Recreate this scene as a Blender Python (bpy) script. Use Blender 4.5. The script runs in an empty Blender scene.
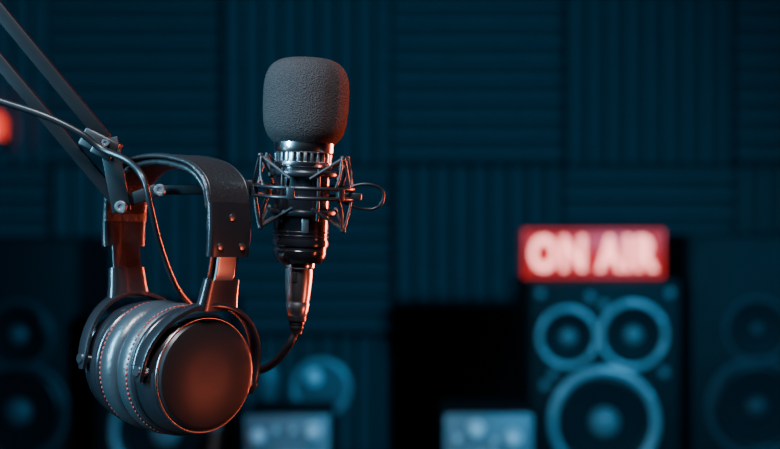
import bpy, bmesh, math, random
from mathutils import Vector, Matrix, Euler
random.seed(3)
sc = bpy.context.scene
CZ = 1.19
LENS = 70.0
K = 36.0/LENS/780.0
def W(px, py, d=1.0):
    return Vector(((px-390)*K*d, d, CZ+(224.5-py)*K*d))

# ---------------------------------------------------------------- materials
def mat(name, col, rough=0.5, metal=0.0, bump=None, coat=0.0, emis=None, estr=0.0, var=0.0, spec=0.5, sheen=0.0, vscale=40):
    m = bpy.data.materials.new(name); m.use_nodes = True
    nt = m.node_tree; b = nt.nodes['Principled BSDF']
    b.inputs['Base Color'].default_value = (*col, 1)
    b.inputs['Roughness'].default_value = rough
    b.inputs['Metallic'].default_value = metal
    b.inputs['Coat Weight'].default_value = coat
    b.inputs['Specular IOR Level'].default_value = spec
    b.inputs['Sheen Weight'].default_value = sheen
    if emis:
        b.inputs['Emission Color'].default_value = (*emis, 1)
        b.inputs['Emission Strength'].default_value = estr
    tc = nt.nodes.new('ShaderNodeTexCoord')
    n = nt.nodes.new('ShaderNodeTexNoise')
    n.inputs['Scale'].default_value = vscale; n.inputs['Detail'].default_value = 4
    nt.links.new(tc.outputs['Object'], n.inputs['Vector'])
    mr = nt.nodes.new('ShaderNodeMapRange')
    mr.inputs['To Min'].default_value = max(0, rough-0.06); mr.inputs['To Max'].default_value = min(1, rough+0.06)
    nt.links.new(n.outputs['Fac'], mr.inputs['Value'])
    nt.links.new(mr.outputs['Result'], b.inputs['Roughness'])
    if var > 0:
        mx = nt.nodes.new('ShaderNodeMix'); mx.data_type = 'RGBA'
        mx.inputs['A'].default_value = (*[c*(1-var) for c in col], 1)
        mx.inputs['B'].default_value = (*[min(1, c*(1+var)) for c in col], 1)
        nt.links.new(n.outputs['Fac'], mx.inputs['Factor'])
        nt.links.new(mx.outputs['Result'], b.inputs['Base Color'])
    if bump:
        kind, scale, strength, dist = bump
        if kind == 'noise':
            t = nt.nodes.new('ShaderNodeTexNoise'); t.inputs['Detail'].default_value = 3; out = t.outputs['Fac']
        else:
            t = nt.nodes.new('ShaderNodeTexVoronoi'); out = t.outputs['Distance']
        t.inputs['Scale'].default_value = scale
        nt.links.new(tc.outputs['Object'], t.inputs['Vector'])
        bp = nt.nodes.new('ShaderNodeBump'); bp.inputs['Strength'].default_value = strength
        bp.inputs['Distance'].default_value = dist
        nt.links.new(out, bp.inputs['Height']); nt.links.new(bp.outputs['Normal'], b.inputs['Normal'])
    return m

M_foam = mat('windscreen_foam', (0.038,0.031,0.030), 0.95, bump=('voronoi',1100,0.8,0.0009), var=0.6, vscale=900, spec=0.12)
M_chrome = mat('chrome', (0.8,0.8,0.81), 0.2, 1.0)
M_satin = mat('satin_steel', (0.62,0.62,0.64), 0.3, 1.0)
M_black = mat('black_lacquer', (0.008,0.008,0.01), 0.2, 0.0, coat=0.5)
M_blackm = mat('black_metal', (0.025,0.025,0.028), 0.3, 0.5)
M_arm = mat('black_arm_metal', (0.006,0.006,0.007), 0.42, 0.0, spec=0.25)
M_rubber = mat('black_rubber', (0.008,0.008,0.009), 0.36)
M_elastic = mat('elastic_cord', (0.02,0.02,0.022), 0.6, bump=('noise',900,0.5,0.0005))
M_leather = mat('headband_leather', (0.016,0.015,0.016), 0.36, bump=('voronoi',420,0.5,0.0006))
M_pad = mat('earpad_leather', (0.030,0.033,0.036), 0.33, bump=('noise',120,0.35,0.0015), spec=0.8)
M_shell = mat('cup_shell', (0.013,0.013,0.015), 0.24, coat=0.3)
M_plate = mat('cup_plate', (0.013,0.010,0.010), 0.34, 0.0, spec=0.4)
M_trim = mat('cup_trim', (0.35,0.35,0.36), 0.28, 1.0)
M_stitch = mat('red_stitch', (0.4,0.04,0.025), 0.6)
M_wallfoam = mat('acoustic_foam', (0.10,0.105,0.11), 0.95, bump=('noise',300,0.4,0.002), var=0.2, spec=0.1)
M_wall = mat('painted_wall', (0.05,0.052,0.055), 0.9, var=0.1, vscale=8)
M_floor = mat('carpet_floor', (0.03,0.03,0.033), 0.95, bump=('noise',300,0.5,0.003), var=0.3)
M_ceil = mat('ceiling_paint', (0.05,0.05,0.052), 0.9)
M_wood = mat('dark_desk_wood', (0.03,0.028,0.027), 0.5, var=0.3, vscale=12)
M_box = mat('speaker_cabinet', (0.010,0.010,0.011), 0.6, var=0.15, spec=0.25)
M_baffle = mat('speaker_baffle', (0.011,0.010,0.010), 0.6, spec=0.25)
M_cone = mat('speaker_cone', (0.004,0.004,0.005), 0.6, spec=0.25)
M_ring = mat('driver_ring', (0.5,0.47,0.47), 0.35, 0.3)
M_cap = mat('dust_cap', (0.24,0.23,0.23), 0.3)
M_face = mat('amp_face', (0.22,0.22,0.23), 0.45, 0.2)
M_knob = mat('amp_knob', (0.95,0.93,0.93), 0.3, 0.0)
M_signbox = mat('sign_housing', (0.03,0.004,0.004), 0.4, emis=(1,0.02,0.01), estr=0.04)
M_signrim = mat('sign_rim', (0.4,0.01,0.01), 0.4, emis=(1.0,0.03,0.02), estr=0.7)
M_signred = mat('sign_red_panel', (0.3,0.01,0.01), 0.4, emis=(1.0,0.01,0.01), estr=0.6)
M_signtxt = mat('sign_letters', (0.8,0.5,0.5), 0.4, emis=(1.0,0.27,0.20), estr=4.2)
M_redlamp = mat('red_lamp_glass', (0.6,0.02,0.01), 0.3, emis=(1,0.05,0.02), estr=1.4)
M_mesh = mat('popfilter_mesh', (0.13,0.13,0.14), 0.7, bump=('voronoi',500,0.5,0.001))

# ---------------------------------------------------------------- helpers
def empty(name, loc=(0,0,0), rot=(0,0,0)):
    o = bpy.data.objects.new(name, None); sc.collection.objects.link(o)
    o.location = loc; o.rotation_euler = rot; o.empty_display_size = 0.02
    return o
def addobj(name, me, m, parent=None, smooth=True, loc=None, rot=None):
    if m: me.materials.append(m)
    o = bpy.data.objects.new(name, me); sc.collection.objects.link(o)
    if smooth:
        for p in me.polygons: p.use_smooth = True
    if parent: o.parent = parent
    if loc is not None: o.location = loc
    if rot is not None: o.rotation_euler = rot
    return o
def autosharp(me, ang=35):
    bm = bmesh.new(); bm.from_mesh(me)
    for e in bm.edges:
        if len(e.link_faces) == 2 and e.calc_face_angle(0) > math.radians(ang): e.smooth = False
    bm.to_mesh(me); bm.free()
def lathe(name, prof, m, parent=None, seg=72, axis='Z', loc=None, rot=None, cap=True, sharp=35):
    bm = bmesh.new(); rings = []
    for r, z in prof:
        if r < 1e-7:
            rings.append([bm.verts.new((0,0,z))])
        else:
            rings.append([bm.verts.new((r*math.cos(2*math.pi*i/seg), r*math.sin(2*math.pi*i/seg), z)) for i in range(seg)])
    for a, b in zip(rings[:-1], rings[1:]):
        for i in range(seg):
            j = (i+1) % seg
            if len(a) == 1 and len(b) == 1: continue
            if len(a) == 1: bm.faces.new((a[0], b[j], b[i]))
            elif len(b) == 1: bm.faces.new((a[i], a[j], b[0]))
            else: bm.faces.new((a[i], a[j], b[j], b[i]))
    if cap:
        if len(rings[0]) > 1: bm.faces.new(rings[0])
        if len(rings[-1]) > 1: bm.faces.new(rings[-1])
    if axis == 'X':   # z->x
        bmesh.ops.transform(bm, matrix=Matrix(((0,0,1,0),(1,0,0,0),(0,1,0,0),(0,0,0,1))), verts=bm.verts)
    elif axis == '-Y':  # z->-y
        bmesh.ops.transform(bm, matrix=Matrix.Rotation(math.radians(90), 4, 'X'), verts=bm.verts)
    bmesh.ops.recalc_face_normals(bm, faces=bm.faces)
    me = bpy.data.meshes.new(name); bm.to_mesh(me); bm.free(); autosharp(me, sharp)
    return addobj(name, me, m, parent, True, loc, rot)
def box(name, size, m, parent=None, loc=None, rot=None, bev=0.001, seg=2, matrix=None):
    bm = bmesh.new(); bmesh.ops.create_cube(bm, size=1)
    bmesh.ops.scale(bm, vec=size, verts=bm.verts)
    if bev > 0: bmesh.ops.bevel(bm, geom=bm.edges[:], offset=bev, segments=seg, profile=0.5, affect='EDGES')
    if matrix: bmesh.ops.transform(bm, matrix=matrix, verts=bm.verts)
    me = bpy.data.meshes.new(name); bm.to_mesh(me); bm.free(); autosharp(me, 25)
    return addobj(name, me, m, parent, True, loc, rot)
def cat(pts, n=12, closed=False):
    P = [Vector(p) for p in pts]; out = []
    N = len(P)
    rng = range(N if closed else N-1)
    for i in rng:
        if closed: p0,p1,p2,p3 = P[i-1],P[i],P[(i+1)%N],P[(i+2)%N]
        else:
            p1,p2 = P[i],P[i+1]; p0 = P[i-1] if i>0 else p1*2-p2; p3 = P[i+2] if i+2<N else p2*2-p1
        for k in range(n):
            t = k/n
            out.append(0.5*((2*p1)+(p2-p0)*t+(2*p0-5*p1+4*p2-p3)*t*t+(3*p1-p0-3*p2+p3)*t**3))
    if not closed: out.append(P[-1])
    return out
def tube(name, pts, r, m, parent=None, smoothn=0, closed=False, seg=12, rad=None):
    if smoothn: 
        pts = cat(pts, smoothn, closed)
    pts = [Vector(p) for p in pts]
    bm = bmesh.new(); rings = []; N = len(pts); up = None
    for i, p in enumerate(pts):
        if closed: t = (pts[(i+1)%N]-pts[i-1]).normalized()
        else: t = (pts[min(i+1,N-1)]-pts[max(i-1,0)]).normalized()
        if up is None:
            a = Vector((0,0,1)) if abs(t.z) < 0.9 else Vector((0,1,0))
            up = (a-t*a.dot(t)).normalized()
        else: up = (up-t*up.dot(t)).normalized()
        s = t.cross(up)
        rr = rad(i/(N-1)) if rad else r
        rings.append([bm.verts.new(p+(up*math.cos(2*math.pi*k/seg)+s*math.sin(2*math.pi*k/seg))*rr) for k in range(seg)])
    for i in range(N if closed else N-1):
        a, b = rings[i], rings[(i+1)%N]
        for k in range(seg):
            bm.faces.new((a[k],a[(k+1)%seg],b[(k+1)%seg],b[k]))
    if not closed: bm.faces.new(rings[0]); bm.faces.new(rings[-1])
    bmesh.ops.recalc_face_normals(bm, faces=bm.faces)
    me = bpy.data.meshes.new(name); bm.to_mesh(me); bm.free(); autosharp(me, 60)
    return addobj(name, me, m, parent)
def bar(name, a, b, w, t, m, parent, bev=0.0012):
    a, b = Vector(a), Vector(b); d = b-a; L = d.length; x = d.normalized()
    y = Vector((0,1,0)); y = (y-x*y.dot(x)).normalized(); z = x.cross(y)
    M = Matrix(((x.x,y.x,z.x,0),(x.y,y.y,z.y,0),(x.z,y.z,z.z,0),(0,0,0,1))); M.translation = (a+b)/2
    return box(name, (L,t,w), m, parent, bev=bev, matrix=M)
def torus(name, R, r, m, parent, axis='Z', loc=None, rot=None, seg=72, flat=1.0):
    prof = [(R+r*math.cos(a), r*flat*math.sin(a)) for a in [2*math.pi*i/14 for i in range(15)]]
    o = lathe(name, prof, m, parent, seg, axis, loc, rot, cap=False, sharp=80)
    bm = bmesh.new(); bm.from_mesh(o.data); bmesh.ops.remove_doubles(bm, verts=bm.verts, dist=1e-7)
    bmesh.ops.recalc_face_normals(bm, faces=bm.faces); bm.to_mesh(o.data); bm.free()
    return o

# ---------------------------------------------------------------- room
RX0, RX1, RY0, RY1, RH = -2.4, 2.4, -1.6, 2.96, 2.6
def slab(name, x0,x1,y0,y1,z0,z1,m):
    return box(name, (x1-x0,y1-y0,z1-z0), m, None, loc=((x0+x1)/2,(y0+y1)/2,(z0+z1)/2), bev=0)
slab('floor', RX0-.1,RX1+.1,RY0-.1,RY1+.1,-0.1,0,M_floor)
slab('ceiling', RX0-.1,RX1+.1,RY0-.1,RY1+.1,RH,RH+.1,M_ceil)
slab('wall_back', RX0-.1,RX1+.1,RY1,RY1+.1,0,RH,M_wall)
slab('wall_front', RX0-.1,RX1+.1,RY0-.1,RY0,0,RH,M_wall)
slab('wall_left', RX0-.1,RX0,RY0,RY1,0,RH,M_wall)
slab('wall_right', RX1,RX1+.1,RY0,RY1,0,RH,M_wall)
slab('baseboard_back', RX0,RX1,RY1-.015,RY1,0,0.09,M_ceil)

def foam():
    bm = bmesh.new()
    T = 0.3308; g = 0.002
    x0g = W(218,0,2.9).x; z0g = W(0,165,2.9).z
    def prism(u0, u1, v0, v1, swap):
        n = 9; p = (u1-u0)/n
        prof = [(u0, 0.0)]
        for i in range(n):
            a = u0+i*p
            prof += [(a+0.02*p, 0.021), (a+0.36*p, 0.043), (a+0.64*p, 0.043), (a+0.98*p, 0.021)]
        prof += [(u1, 0.0)]
        def pt(u, v, h):
            y = RY1-0.001-h
            return (v, y, u) if swap else (u, y, v)
        A = [bm.verts.new(pt(u, v0, h)) for u, h in prof]
        B = [bm.verts.new(pt(u, v1, h)) for u, h in prof]
        for i in range(len(A)-1): bm.faces.new((A[i],A[i+1],B[i+1],B[i]))
        bm.faces.new(A); bm.faces.new(B); bm.faces.new((A[0],A[-1],B[-1],B[0]))
    for i in range(-7, 8):
        for j in range(-5, 5):
            xa = x0g+i*T; za = z0g+j*T
            xb, zb = xa+T, za+T
            xa_, xb_, za_, zb_ = xa+g, xb-g, za+g, zb-g
            if xa_ < RX0 or xb_ > RX1 or za_ < 0.1 or zb_ > RH: continue
            if (i+j) % 2 == 0: prism(xa_, xb_, za_, zb_, False)
            else: prism(za_, zb_, xa_, xb_, True)
    bmesh.ops.recalc_face_normals(bm, faces=bm.faces)
    me = bpy.data.meshes.new('acoustic_foam_panels'); bm.to_mesh(me); bm.free()
    addobj('acoustic_foam_panels', me, M_wallfoam, None, smooth=False)
foam()

# ---------------------------------------------------------------- desks
def desk(name, x0,x1,y0,y1,h):
    e = empty(name, ((x0+x1)/2,(y0+y1)/2,0))
    w, d = x1-x0, y1-y0
    box('desk_top', (w,d,0.035), M_wood, e, (0,0,h-0.0175), bev=0.003)
    for i,(sx,sy) in enumerate([(-1,-1),(1,-1),(-1,1),(1,1)]):
        box('leg_%d'%(i+1), (0.05,0.05,h-0.035), M_arm, e, (sx*(w/2-.05),sy*(d/2-.05),(h-.035)/2), bev=0.003)
    box('modesty_panel', (w-.15,0.018,0.3), M_wood, e, (0,d/2-.05,h-.19), bev=0.002)
    return e
DH = 0.76
desk('studio_desk', -1.5,1.5,2.10,2.86,DH)
desk('presenter_desk', -1.3,1.1,0.75,1.45,0.74)

# ---------------------------------------------------------------- speakers
def driver(parent, i, x, z, r, yf, ring=M_ring, ringw=0.16, cap=M_cap):
    e = ( x, yf, z)
    torus('driver_%d_ring'%i, r*(1-ringw/2), r*ringw/2, ring, parent, '-Y', e, flat=0.6)
    torus('driver_%d_surround'%i, r*(1-ringw*1.35), r*0.07, M_rubber, parent, '-Y', e)
    prof = [(r*0.84,0.0015),(r*0.80,0.004),(r*0.5,0.0025),(r*0.28,0.0015),(0,0.0015)]
    lathe('driver_%d_cone'%i, prof, M_cone, parent, 48, '-Y', e, cap=False)
    prof = [(r*0.27*math.cos(a), 0.001+r*0.16*math.sin(a)) for a in [math.pi/2*k/8 for k in range(9)]]
    prof[-1] = (0, prof[-1][1])
    lathe('driver_%d_dust_cap'%i, prof, cap, parent, 32, '-Y', e, cap=False)
    for k in range(6):
        a = math.pi/6+k*math.pi/3
        lathe('driver_%d_screw_%d'%(i,k+1), [(r*0.045,0),(r*0.045,r*0.03),(0,r*0.04)], M_satin if ring is M_ring else ring, parent, 10, '-Y',
              (x+math.cos(a)*r*0.93, yf-r*0.045, z+math.sin(a)*r*0.93))
def speaker(name, pxL, pxR, pyT, d, depth, drivers, cabm=M_box, bafm=M_baffle, corners=True, zb=DH, ring=M_ring, yaw=0, cap=M_cap):
    a = W(pxL, pyT, d); b = W(pxR, pyT, d)
    w = b.x-a.x; h = a.z-zb
    e = empty(name, ((a.x+b.x)/2, d+depth/2, zb), (0,0,yaw))
    box('cabinet', (w,depth-0.01,h), cabm, e, (0,0.005,h/2), bev=0.006, seg=3)
    box('baffle', (w-0.012,0.012,h-0.012), bafm, e, (0,-depth/2+0.006,h/2), bev=0.003)
    yf = -depth/2
    for i,(px,py,pr) in enumerate(drivers):
        c = W(px,py,d)
        driver(e, i+1, c.x-(a.x+b.x)/2, c.z-zb, pr*K*d, yf, ring=ring, cap=cap)
    if corners:
        for i,(sx,zz) in enumerate([(-1,0.02),(1,0.02),(-1,h-0.022),(1,h-0.022)]):
            lathe('baffle_screw_%d'%(i+1), [(0.006,0),(0.006,0.003),(0,0.004)], M_cap, e, 16, '-Y', (sx*(w/2-0.02), yf, zz))
    return e, w, h
sp1, w1, h1 = speaker('studio_speaker', 527, 683, 279, 2.30, 0.24, [(568,337,31),(633,335,35),(604,422,56)])
for i,(px,py) in enumerate([(590,297),(604,305),(553,374),(600,372),(664,372),(545,385)]):
    c = W(px,py,2.30); lathe('detail_screw_%d'%(i+1), [(0.0065,0),(0.0065,0.003),(0,0.004)], M_cap, sp1, 14, '-Y',
        (c.x-sp1.location.x, -0.12, c.z-DH))
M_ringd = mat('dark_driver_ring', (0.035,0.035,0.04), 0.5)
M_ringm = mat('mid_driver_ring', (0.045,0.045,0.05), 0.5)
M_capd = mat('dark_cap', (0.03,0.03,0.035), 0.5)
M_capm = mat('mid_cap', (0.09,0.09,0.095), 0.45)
M_baffd = mat('dark_baffle', (0.009,0.009,0.010), 0.65, spec=0.3)
M_boxd = mat('dark_cabinet', (0.009,0.009,0.010), 0.65, spec=0.3)
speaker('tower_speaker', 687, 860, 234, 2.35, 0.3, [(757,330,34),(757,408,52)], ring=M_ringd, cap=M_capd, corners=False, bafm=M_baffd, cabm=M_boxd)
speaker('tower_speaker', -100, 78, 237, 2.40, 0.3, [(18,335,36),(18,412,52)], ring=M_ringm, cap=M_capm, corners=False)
speaker('studio_speaker', 92, 228, 305, 2.30, 0.24, [(165,345,24),(165,432,56)])

def amp(name, pxL,pxR,pyT,d,knobs):
    a = W(pxL,pyT,d); b = W(pxR,pyT,d); w = b.x-a.x
    e = empty(name, ((a.x+b.x)/2, d+0.09, DH))
    hh = a.z-DH
    box('body', (w,0.17,hh), M_box, e, (0,0.005,hh/2), bev=0.004)
    box('face_plate', (w-0.004,0.01,hh-0.004), M_face, e, (0,-0.085,hh/2), bev=0.002)
    for i,(px,py,pr) in enumerate(knobs):
        c = W(px,py,d); r = pr*K*d
        p = (c.x-e.location.x, -0.09, c.z-DH)
        lathe('dial_%d'%(i+1), [(r,0),(r,0.004),(r*0.8,0.008),(r*0.78,0.014),(r*0.6,0.016),(0,0.016)], M_knob, e, 32,'-Y',p)
    torus('driver_ring', w*0.30, 0.006, M_ring, e, '-Y', (0,-0.09,hh*0.4))
    lathe('driver_cone', [(w*0.29,0.001),(w*0.1,0.003),(w*0.09,0.01),(0,0.016)], M_cone, e, 40,'-Y',(0,-0.089,hh*0.4), cap=False)
amp('guitar_amplifier', 243,331,414,2.15,[(258,436,8),(276,430,3.5),(293,430,3.5),(313,431,9)])
amp('guitar_amplifier', 443,534,413,2.15,[(457,438,4),(476,429,9),(494,441,3.5),(513,438,9)])

pf = empty('pop_filter', W(321,388,2.4))
torus('hoop', 27*K*2.4, 0.005, M_ring, pf, '-Y')
lathe('mesh_screen', [(27*K*2.4,0.0015),(18*K*2.4,0.004),(0,0.006),(0,0.002),(27*K*2.4,-0.0015)], M_mesh, pf, 48,'-Y',cap=False)
lathe('boss', [(0.014,0),(0.014,0.012),(0.006,0.018),(0,0.018)], M_knob, pf, 20,'-Y',(-0.012,-0.004,0.018))
z = DH-pf.location.z
tube('gooseneck', [(0,0.004,-27*K*2.4),(0.0,0.03,-0.09),(0.01,0.1,-0.12),(0.01,0.12,z+0.15),(0.01,0.12,z+0.01)], 0.005, M_blackm, pf, 10)
lathe('base', [(0.05,z+0.0),(0.05,z+0.012),(0.01,z+0.02),(0,z+0.02)], M_blackm, pf, 40, loc=(0.01,0.12,0))
dm = empty('desk_microphone', (W(268,380,2.45).x, 2.45, DH))
zc = W(268,380,2.45).z-DH
lathe('capsule', [(0.0,zc+0.03),(0.013,zc+0.026),(0.018,zc+0.01),(0.018,zc-0.012),(0.013,zc-0.02),(0.011,zc-0.1),(0,zc-0.1)], M_face, dm, 32)
tube('stem', [(0,0,zc-0.09),(0,0,0.01)], 0.006, M_satin, dm)
lathe('base', [(0.04,0.0),(0.04,0.012),(0.01,0.02),(0,0.02)], M_blackm, dm, 40)

# ---------------------------------------------------------------- ON AIR sign
a = W(521,229,2.33); b = W(664,280,2.33)
zt = W(0,279,2.30).z
sw = b.x-a.x; sh = 50*K*2.33; sd = 0.06
sg = empty('on_air_sign', ((a.x+b.x)/2, 2.32+sd/2, zt+sh/2))
box('housing', (sw,sd,sh), M_signbox, sg, bev=0.005, seg=3)
box('light_panel', (sw-0.022,0.004,sh-0.018), M_signred, sg, (0,-sd/2-0.001,0), bev=0.001)
for s_ in (-1,1):
    box('rim_side_%d'%(s_+2), (0.005,0.006,sh-0.004), M_signrim, sg, (s_*(sw/2-0.005),-sd/2-0.002,0), bev=0.001)
    box('rim_bar_%d'%(s_+2), (sw-0.014,0.006,0.004), M_signrim, sg, (0,-sd/2-0.002,s_*(sh/2-0.004)), bev=0.001)
cu = bpy.data.curves.new('t', 'FONT'); cu.body = 'ON AIR'; cu.align_x='CENTER'; cu.align_y='CENTER'
cu.size = 1; cu.extrude = 0.02; cu.offset = 0.036; cu.space_character = 1.16; cu.space_word = 0.8
to = bpy.data.objects.new('t', cu); sc.collection.objects.link(to)
bpy.context.view_layer.update()
dg = bpy.context.evaluated_depsgraph_get()
me = bpy.data.meshes.new_from_object(to.evaluated_get(dg)); bpy.data.objects.remove(to)
xs = [v.co.x for v in me.vertices]; ys = [v.co.y for v in me.vertices]
cx, cy = (max(xs)+min(xs))/2, (max(ys)+min(ys))/2
fx = 126*K*2.33/(max(xs)-min(xs)); fy = 35*K*2.33/(max(ys)-min(ys))
for v in me.vertices: v.co = Vector(((v.co.x-cx)*fx, (v.co.y-cy)*fy, v.co.z*0.05))
me.name = 'letters'
addobj('letters', me, M_signtxt, sg, False, (0,-sd/2-0.0045,0), (math.radians(90),0,0))

rl = empty('red_beacon_lamp', W(-8,128,2.88))
lathe('lens', [(0.026,-0.02),(0.026,0.015),(0.018,0.028),(0,0.033)], M_redlamp, rl, 32)
lathe('base', [(0.03,-0.04),(0.03,-0.02),(0,-0.02)], M_rubber, rl, 32)
box('bracket', (0.02,0.055,0.012), M_rubber, rl, (0,0.03,-0.034))

# ---------------------------------------------------------------- MICROPHONE
D0 = 1.0
th = math.radians(2.4)
mic = empty('studio_microphone', W(306,100,D0), (0,th,0))
def pr(lst): return [(r*K, (100-y)*K) for r,y in lst]
prof = []
n = 40
for i in range(n+1):
    t = math.pi*i/n
    c, s = math.cos(t), math.sin(t)
    e_ = 2/3.5
    r = 43*abs(s)**e_; y = 103-45*math.copysign(abs(c)**e_, c)
    r *= (1.0-0.03*max(0,(y-100)/45))
    prof.append((r if 0<i<n else 0, y))
lathe('foam_windscreen', pr(prof), M_foam, mic, 96, sharp=80)
lathe('head_ring', pr([(0,136),(28,136),(29,138),(29.5,141),(30,142),(30,152),(29.3,153),(27,154),(0,154)]), M_chrome, mic)
lathe('slot_core', pr([(0,152),(26.5,152),(26.5,166),(0,166)]), M_black, mic)
for i in range(26):
    a = 2*math.pi*i/26
    box('slot_rib_%d'%(i+1), (2.2*K,3.0*K,9*K), M_satin, mic, (math.cos(a)*27.3*K, math.sin(a)*27.3*K, (100-158.5)*K), (0,0,a), bev=0.4*K)
lathe('upper_collar', pr([(0,162.5),(28.5,162.5),(29,163),(29,167),(28,168.5),(0,168.5)]), M_chrome, mic)
lathe('body', pr([(0,168),(27.6,168),(27.6,238),(27.2,240),(0,240)]), M_black, mic)
lathe('lower_collar', pr([(0,239.5),(28.3,239.5),(28.6,241),(28.6,245),(28,246.5),(26.8,247),(26.8,250),(27.3,251),(26.5,256),(23.5,261),(22,263),(0,263)]), M_black, mic)
for y in (172,176,236,232):
    torus('groove_ring_%d'%y, 27.6*K, 0.6*K, M_blackm, mic, loc=(0,0,(100-y)*K))
box('switch_plate', (7*K,1.5*K,14*K), M_satin, mic, (6*K,-27*K,(100-226)*K), bev=0.5*K)
lathe('connector_collar', pr([(0,261),(15,261),(15.5,262.5),(15.5,267),(14.5,268.5),(13.5,269),(0,269)]), M_chrome, mic)
lathe('xlr_barrel', pr([(0,268),(13.5,268),(13.7,272),(13.2,284),(12.4,292),(11.6,300),(11.2,301),(11.2,303),(11.6,304),(11,309),(9.6,316),(8.8,317),(0,317)]), M_satin, mic)
lathe('xlr_boot', pr([(0,316),(9.3,316),(9.3,321),(7.5,322),(7.8,324),(6.8,325.5),(7.1,328),(6,330),(5.4,334),(0,334)]), M_rubber, mic)
box('xlr_latch', (5*K,2*K,10*K), M_blackm, mic, (-3*K,-13*K,(100-277)*K), bev=0.6*K)

# ---------------------------------------------------------------- SHOCK MOUNT
SM = W(303,192,D0)
sm = empty('shock_mount', SM, (math.radians(3),th,0))
def C(r,adeg,py):
    a = math.radians(adeg); return Vector((r*K*math.cos(a), r*K*math.sin(a), (192-py)*K))
torus('outer_ring_upper', 50*K, 2.0*K, M_blackm, sm, loc=(0,0,5*K))
torus('outer_ring_lower', 50*K, 2.0*K, M_blackm, sm, loc=(0,0,-4.5*K))
for yy,nm in ((173,'upper'),(212,'lower')):
    torus('inner_ring_'+nm, 32*K, 2.0*K, M_blackm, sm, loc=(0,0,(192-yy)*K), flat=1.6)
for a in range(20,380,60):
    p = C(50,a,192); box('ring_spacer_%d'%a, (5*K,8*K,12*K), M_blackm, sm, p, (0,0,math.radians(a)), bev=0.8*K)
angs = [28,146,208,326]
for sgn,nm in ((1,'up'),(-1,'down')):
    top = 192-sgn*35
    yy = 173 if sgn>0 else 212
    for i,a in enumerate(angs):
        a = a + (0 if sgn>0 else 6)
        pts = [C(50,a-15,192-sgn*4), C(50,a-8,192-sgn*17), C(48,a-3,top+sgn*2), C(47.5,a,top-sgn*0.3), C(48,a+3,top+sgn*2), C(50,a+8,192-sgn*17), C(50,a+15,192-sgn*4)]
        tube('prong_%s_%d'%(nm,i+1), pts, 1.35*K, M_blackm, sm, 3, seg=8)
        p = C(47.5,a,top-sgn*0.5)
        lathe('prong_tip_%s_%d'%(nm,i+1), [(0,-3*K),(2.4*K,-1.8*K),(3*K,0),(2.4*K,1.8*K),(0,3*K)], M_blackm, sm, 12, loc=p)
        for j,da in enumerate((-42,42)):
            tube('elastic_%s_%d_%d'%(nm,i+1,j+1), [C(47,a,top), C(33.5,a+da,yy+sgn*5)], 1.5*K, M_elastic, sm, seg=8)
for i,a in enumerate([60,125,235,300]):
    tube('cage_bar_%d'%(i+1), [C(33,a,168),C(33.5,a,192),C(33,a,219)], 1.8*K, M_blackm, sm, 4, seg=8)
tube('tail_loop', [C(0,0,183)+Vector((x*K,-y*K,(183-py)*K)) for x,y,py in
     [(44,10,187),(56,8,182),(70,6,182),(79,4,187),(80,4,197),(73,4,205),(60,6,206),(48,10,203),(40,14,199)]], 1.6*K, M_blackm, sm, 8)
box('tail_lug', (24*K,9*K,7*K), M_blackm, sm, C(44,-12,194)+Vector((4*K,0,0)), bev=1.2*K)
box('clamp_block', (17*K,16*K,16*K), M_blackm, sm, C(58,180,190), bev=2*K)
lathe('clamp_knob', [(0,0),(8*K,0),(8.5*K,1.5*K),(8.5*K,7*K),(7*K,9*K),(0,9*K)], M_blackm, sm, 24,'-Y', C(60,180,189)+Vector((0,-7*K,0)))
lathe('clamp_screw', [(0,0),(3.5*K,0),(3.5*K,1.2*K),(0,2*K)], M_satin, sm, 16,'-Y', C(60,180,189)+Vector((0,-15.8*K,0)))

# ---------------------------------------------------------------- BOOM ARM
ba = empty('boom_arm', (0,0,0))
E1 = W(-205,-237,D0); E2 = W(-205,-182,D0)
bar('upper_tube', W(106,140,D0), E1, 14*K, 12*K, M_arm, ba, 1.5*K)
bar('lower_tube', W(116,200,D0), E2, 13*K, 12*K, M_arm, ba, 1.5*K)
bar('bracket_plate_front', W(108,138,D0-0.006), W(122,212,D0-0.006), 19*K, 3*K, M_arm, ba, 1*K)
bar('bracket_plate_back', W(108,138,D0+0.008), W(122,212,D0+0.008), 19*K, 3*K, M_arm, ba, 1*K)
bar('joint_block', W(84,136,D0), W(118,153,D0), 19*K, 24*K, M_rubber, ba, 2*K)
bar('cable_clip', W(92,148,D0-0.012), W(112,158,D0-0.012), 9*K, 10*K, M_rubber, ba, 2*K)
def bolt(nm,px,py,d,r,m=M_satin):
    lathe(nm, [(0,0),(r*K,0),(r*K,2.5*K),(r*0.8*K,3.6*K),(r*0.45*K,3.6*K),(r*0.4*K,2.4*K),(0,2.4*K)], m, ba, 20,'-Y', W(px,py,d))
bolt('bolt_1',121,207,D0-0.0085,6.2); bolt('bolt_2',106,143,D0-0.0085,4)
bolt('bolt_3',160,190,D0-0.008,6,M_satin)
bar('end_link', W(118,205,D0), W(158,190,D0), 13*K, 14*K, M_arm, ba, 1.5*K)
bar('end_bar', W(150,190,D0), W(238,189,D0), 10*K, 10*K, M_arm, ba, 2*K)
lathe('swivel', [(0,-9*K),(9*K,-8*K),(10*K,0),(9*K,8*K),(0,9*K)], M_blackm, ba, 24,'-Y', W(234,189,D0))
bar('elbow_plate', W(-200,-245,D0-0.008), W(-222,-160,D0-0.008), 40*K, 4*K, M_arm, ba, 1*K)
bar('elbow_plate_back', W(-200,-245,D0+0.01), W(-222,-160,D0+0.01), 40*K, 4*K, M_arm, ba, 1*K)
base = Vector((-0.62, 1.02, 0.74))
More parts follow.
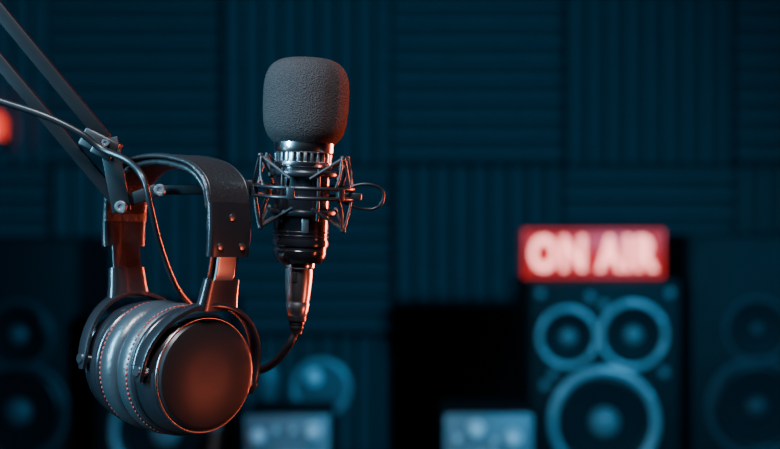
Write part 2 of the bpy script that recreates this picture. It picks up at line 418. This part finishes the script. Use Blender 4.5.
bar('rear_tube_1', W(-222,-190,D0), base+Vector((-0.012,0,0.08)), 13*K, 12*K, M_arm, ba, 1.5*K)
bar('rear_tube_2', W(-202,-170,D0), base+Vector((0.022,0,0.08)), 13*K, 12*K, M_arm, ba, 1.5*K)
box('base_block', (0.06,0.05,0.06), M_arm, ba, base+Vector((0,0,0.06)), bev=0.004)
lathe('base_post', [(0,0),(0.03,0),(0.03,0.01),(0.012,0.014),(0.012,0.035),(0,0.035)], M_arm, ba, 32, loc=base)

# ---------------------------------------------------------------- CABLE
tube('microphone_cable', [W(*p) for p in [(-260,-20,0.985),(-120,60,0.98),(-40,88,0.98),(0,101,0.98),(45,116,0.98),(80,133,0.982),(102,149,0.984),(128,161,0.976),(143,178,0.966),(150,205,0.966),(158,238,0.975),(168,268,0.99),(181,294,1.01),(207,322,1.055),(235,358,1.06),(258,370,1.03),(276,361,1.01),(288,346,1.0),(295,333,1.0)]],
     3*K, M_rubber, None, 10, seg=14, rad=lambda t: (3.4 if t<0.45 else (2.9 if t<0.8 else 4.0))*K)

# ---------------------------------------------------------------- HEADPHONES
hp = empty('headphones', W(168,367,D0))
R = Matrix.Rotation(math.radians(-48),4,'Z') @ Matrix.Rotation(math.radians(3),4,'Y') @ Matrix.Rotation(math.radians(-9),4,'X')
hp.rotation_euler = R.to_euler()
RB = Matrix.Rotation(math.radians(-42),4,'Z') @ Matrix.Rotation(math.radians(3),4,'Y') @ Matrix.Rotation(math.radians(-1),4,'X')
hb = empty('headband'); hb.parent = hp
hb.rotation_euler = (R.inverted() @ RB).to_euler()
def L(lst, sg): return [(r*K, sg*u*K) for r,u in lst]
for sg_,nm in ((1,'near'),(-1,'far')):
    pads = [(40,3),(46,1.5),(54,1.0),(60,3),(64,8),(65.5,14),(65,20),(63,25),(60.5,28),(59,29)]
    lathe('cushion_'+nm, L(pads,sg_), M_pad, hp, 96,'X', sharp=80)
    lathe('cushion_rim_'+nm, L([(50,28),(60,28),(63,30),(64,33),(63,36),(60.5,37.5),(50,37.5)],sg_), M_shell, hp, 96,'X', sharp=50)
    lathe('cup_'+nm, L([(50,37),(61,37),(62,40),(61.5,46),(60,54),(58,60),(56,63),(50,64)],sg_), M_shell, hp, 96,'X', sharp=50)
    torus('trim_ring_'+nm, 55.5*K, 1.4*K, M_trim, hp,'X', (sg_*63.5*K,0,0), seg=96)
    lathe('plate_'+nm, L([(54.5,62),(54.5,65),(52.5,67.5),(49,68.6),(20,70),(0,70.3)],sg_), M_plate, hp, 96,'X', sharp=30, cap=False)
    for k in range(80):
        a = 2*math.pi*k/80
        box('stitch_%s_%d'%(nm,k+1), (1.4*K,3.0*K,1.0*K), M_stitch, hp, (24*sg_*K, math.cos(a)*63.6*K, math.sin(a)*63.6*K), (a-math.pi/2,0,0), bev=0)
    pts = []
    for k in range(41):
        a = math.radians(-12+204*k/40)
        q_ = math.sin(max(0,min(math.pi,a)))
        rr = 67+2*q_
        pts.append(Vector((sg_*(52+17*q_**1.5)*K, math.cos(a)*rr*K, math.sin(a)*rr*K)))
    bm = bmesh.new(); rings=[]
    for k,p in enumerate(pts):
        rad_ = Vector((0,p.y,p.z)).normalized(); ux = Vector((1,0,0))
        endf = min(1, min(k,40-k)/5+0.55)
        hw = 7.5*K*endf; ht = 2.8*K
        ring=[]
        for q in range(12):
            aa=2*math.pi*q/12
            cx_=math.copysign(abs(math.cos(aa))**0.5,math.cos(aa)); sx_=math.copysign(abs(math.sin(aa))**0.5,math.sin(aa))
            ring.append(bm.verts.new(p+ux*cx_*hw+rad_*sx_*ht))
        rings.append(ring)
    for x_,y_ in zip(rings[:-1],rings[1:]):
        for q in range(12): bm.faces.new((x_[q],x_[(q+1)%12],y_[(q+1)%12],y_[q]))
    bm.faces.new(rings[0]); bm.faces.new(rings[-1]); bmesh.ops.recalc_face_normals(bm,faces=bm.faces)
    me=bpy.data.meshes.new('yoke_'+nm); bm.to_mesh(me); bm.free(); autosharp(me,50)
    addobj('yoke_'+nm, me, M_shell, hp)
    for s2 in (-1,1):
        tube('pivot_%s_%d'%(nm,1 if s2<0 else 2), [(sg_*52*K,s2*60*K,-4*K),(sg_*52*K,s2*71*K,-4*K)], 5*K, M_trim, hp, seg=20)

def strip(name, pts, width, thick, m, off=0.0, n=14, sq=0.45, par=None):
    P = cat([Vector((u,0,w)) for u,w in pts], n); N=len(P)
    bm=bmesh.new(); rings=[]
    for k,p in enumerate(P):
        t=(P[min(k+1,N-1)]-P[max(k-1,0)]).normalized(); nrm=Vector((t.z,0,-t.x)); s=k/(N-1)
        w_=width(s) if callable(width) else width; t_=thick(s) if callable(thick) else thick
        ring=[]
        for q in range(20):
            aa=2*math.pi*q/20
            c_=math.copysign(abs(math.cos(aa))**sq,math.cos(aa)); s_=math.copysign(abs(math.sin(aa))**sq,math.sin(aa))
            ring.append(bm.verts.new((p+Vector((0,1,0))*c_*w_/2+nrm*(s_*t_/2+off))*K))
        rings.append(ring)
    for x_,y_ in zip(rings[:-1],rings[1:]):
        for q in range(20): bm.faces.new((x_[q],x_[(q+1)%20],y_[(q+1)%20],y_[q]))
    bm.faces.new(rings[0]); bm.faces.new(rings[-1]); bmesh.ops.recalc_face_normals(bm,faces=bm.faces)
    me=bpy.data.meshes.new(name); bm.to_mesh(me); bm.free(); autosharp(me,55)
    return addobj(name, me, m, par or hb)
arch = [(-79,142),(-79,164),(-72,187),(-52,202),(-27,208),(0,210),(27,208),(52,202),(72,187),(79,164),(79,142)]
strip('headband_outer', arch, lambda s: 58-5*abs(2*s-1)**2, 5, M_leather)
inner = [(-73,162),(-67,182),(-49,196),(-25,202),(0,204),(25,202),(49,196),(67,182),(73,162)]
strip('headband_cushion', inner, lambda s: 52-3*abs(2*s-1)**2, lambda s: 9*(1-0.5*abs(2*s-1)**3), M_leather, off=0, sq=0.7)
for sg_,nm in ((1,'near'),(-1,'far')):
    strip('band_housing_'+nm, [(sg_*80,116),(sg_*81,130),(sg_*81,148),(sg_*79.5,168)], lambda s: 52+3*s, lambda s: 9-1*s, M_shell)
    strip('slider_'+nm, [(sg_*73,86),(sg_*77.5,100),(sg_*79.5,118)], 24, 3.4, M_satin, sq=0.3)
    strip('slider_side_'+nm, [(sg_*71,82),(sg_*75.5,102),(sg_*77.5,117)], 36, 1.8, M_shell, off=-1.5*sg_, sq=0.3)
    strip('yoke_boss_'+nm, [(sg_*68,64),(sg_*70,76),(sg_*73.5,94)], lambda s: 50-8*s, lambda s: 13-2*s, M_shell)
    for j,(zz,vv) in enumerate([(154,0),(126,14),(126,-14)]):
        lathe('housing_screw_%s_%d'%(nm,j+1), L([(0,0),(3.4,0),(3.4,1.5),(0,2.2)],sg_), M_satin, hb, 16,'X',(sg_*(84.2 if zz==154 else 84.8)*K,vv*K,zz*K))
for side in (-1,1):
    P = cat([Vector((u,0,w)) for u,w in arch], 10)
    tube('band_seam_%d'%(1 if side<0 else 2), [Vector((p.x,side*24,p.z))*K+Vector((p.x,0,p.z-110)).normalized()*2.4*K for p in P[14:-14]], 0.7*K, M_rubber, hb, seg=6)

# ---------------------------------------------------------------- LIGHTS
def spot(name, loc, target, energy, col, angle, blend=0.6, size=0.05):
    l = bpy.data.lights.new(name,'SPOT'); l.energy=energy; l.color=col; l.spot_size=math.radians(angle); l.spot_blend=blend; l.shadow_soft_size=size
    o = bpy.data.objects.new(name,l); sc.collection.objects.link(o); o.location=loc
    o.rotation_euler=(Vector(target)-Vector(loc)).to_track_quat('-Z','Y').to_euler(); return o
def area(name, loc, target, energy, col, sx, sy, spread=180):
    l = bpy.data.lights.new(name,'AREA'); l.energy=energy; l.color=col; l.shape='RECTANGLE'; l.size=sx; l.size_y=sy; l.spread=math.radians(spread)
    o = bpy.data.objects.new(name,l); sc.collection.objects.link(o); o.location=loc
    o.rotation_euler=(Vector(target)-Vector(loc)).to_track_quat('-Z','Y').to_euler(); return o
TEAL=(0.05,0.46,0.9)
spot('wall_blue_spot', (0.95,0.2,CZ+0.55), (-0.25,2.9,CZ-0.03), 195, TEAL, 56, 1.0, 0.05)
area('left_cool_key', (-0.70,0.6,CZ+0.25), (-0.12,1.0,CZ-0.02), 5.0, (0.25,0.68,1.0), 0.07, 0.6, 70)
area('front_soft', (-0.08,0.35,CZ+0.8), (-0.13,1.0,CZ-0.03), 2.0, (0.88,0.9,1.0), 0.35, 0.25, 50)
area('right_red_rim', (0.42,1.52,CZ-0.02), (-0.08,1.0,CZ), 4.2, (1.0,0.13,0.06), 0.10, 0.5, 80)
area('red_front_glow', (0.62,0.8,CZ-0.3), (-0.1,1.0,CZ-0.08), 0.12, (1.0,0.16,0.08), 0.06, 0.2, 60)

wd = bpy.data.worlds.new('World'); sc.world = wd; wd.use_nodes=True
wd.node_tree.nodes['Background'].inputs[0].default_value=(0.01,0.05,0.09,1)
wd.node_tree.nodes['Background'].inputs[1].default_value=0.05

# ---------------------------------------------------------------- CAMERA
cd = bpy.data.cameras.new('camera'); cam = bpy.data.objects.new('camera',cd); sc.collection.objects.link(cam)
cam.location=(0,0,CZ); cam.rotation_euler=(math.radians(90),0,0)
cd.lens=LENS; cd.sensor_width=36; cd.clip_start=0.05
cd.dof.use_dof=True; cd.dof.focus_distance=0.965; cd.dof.aperture_fstop=4.5
sc.camera=cam
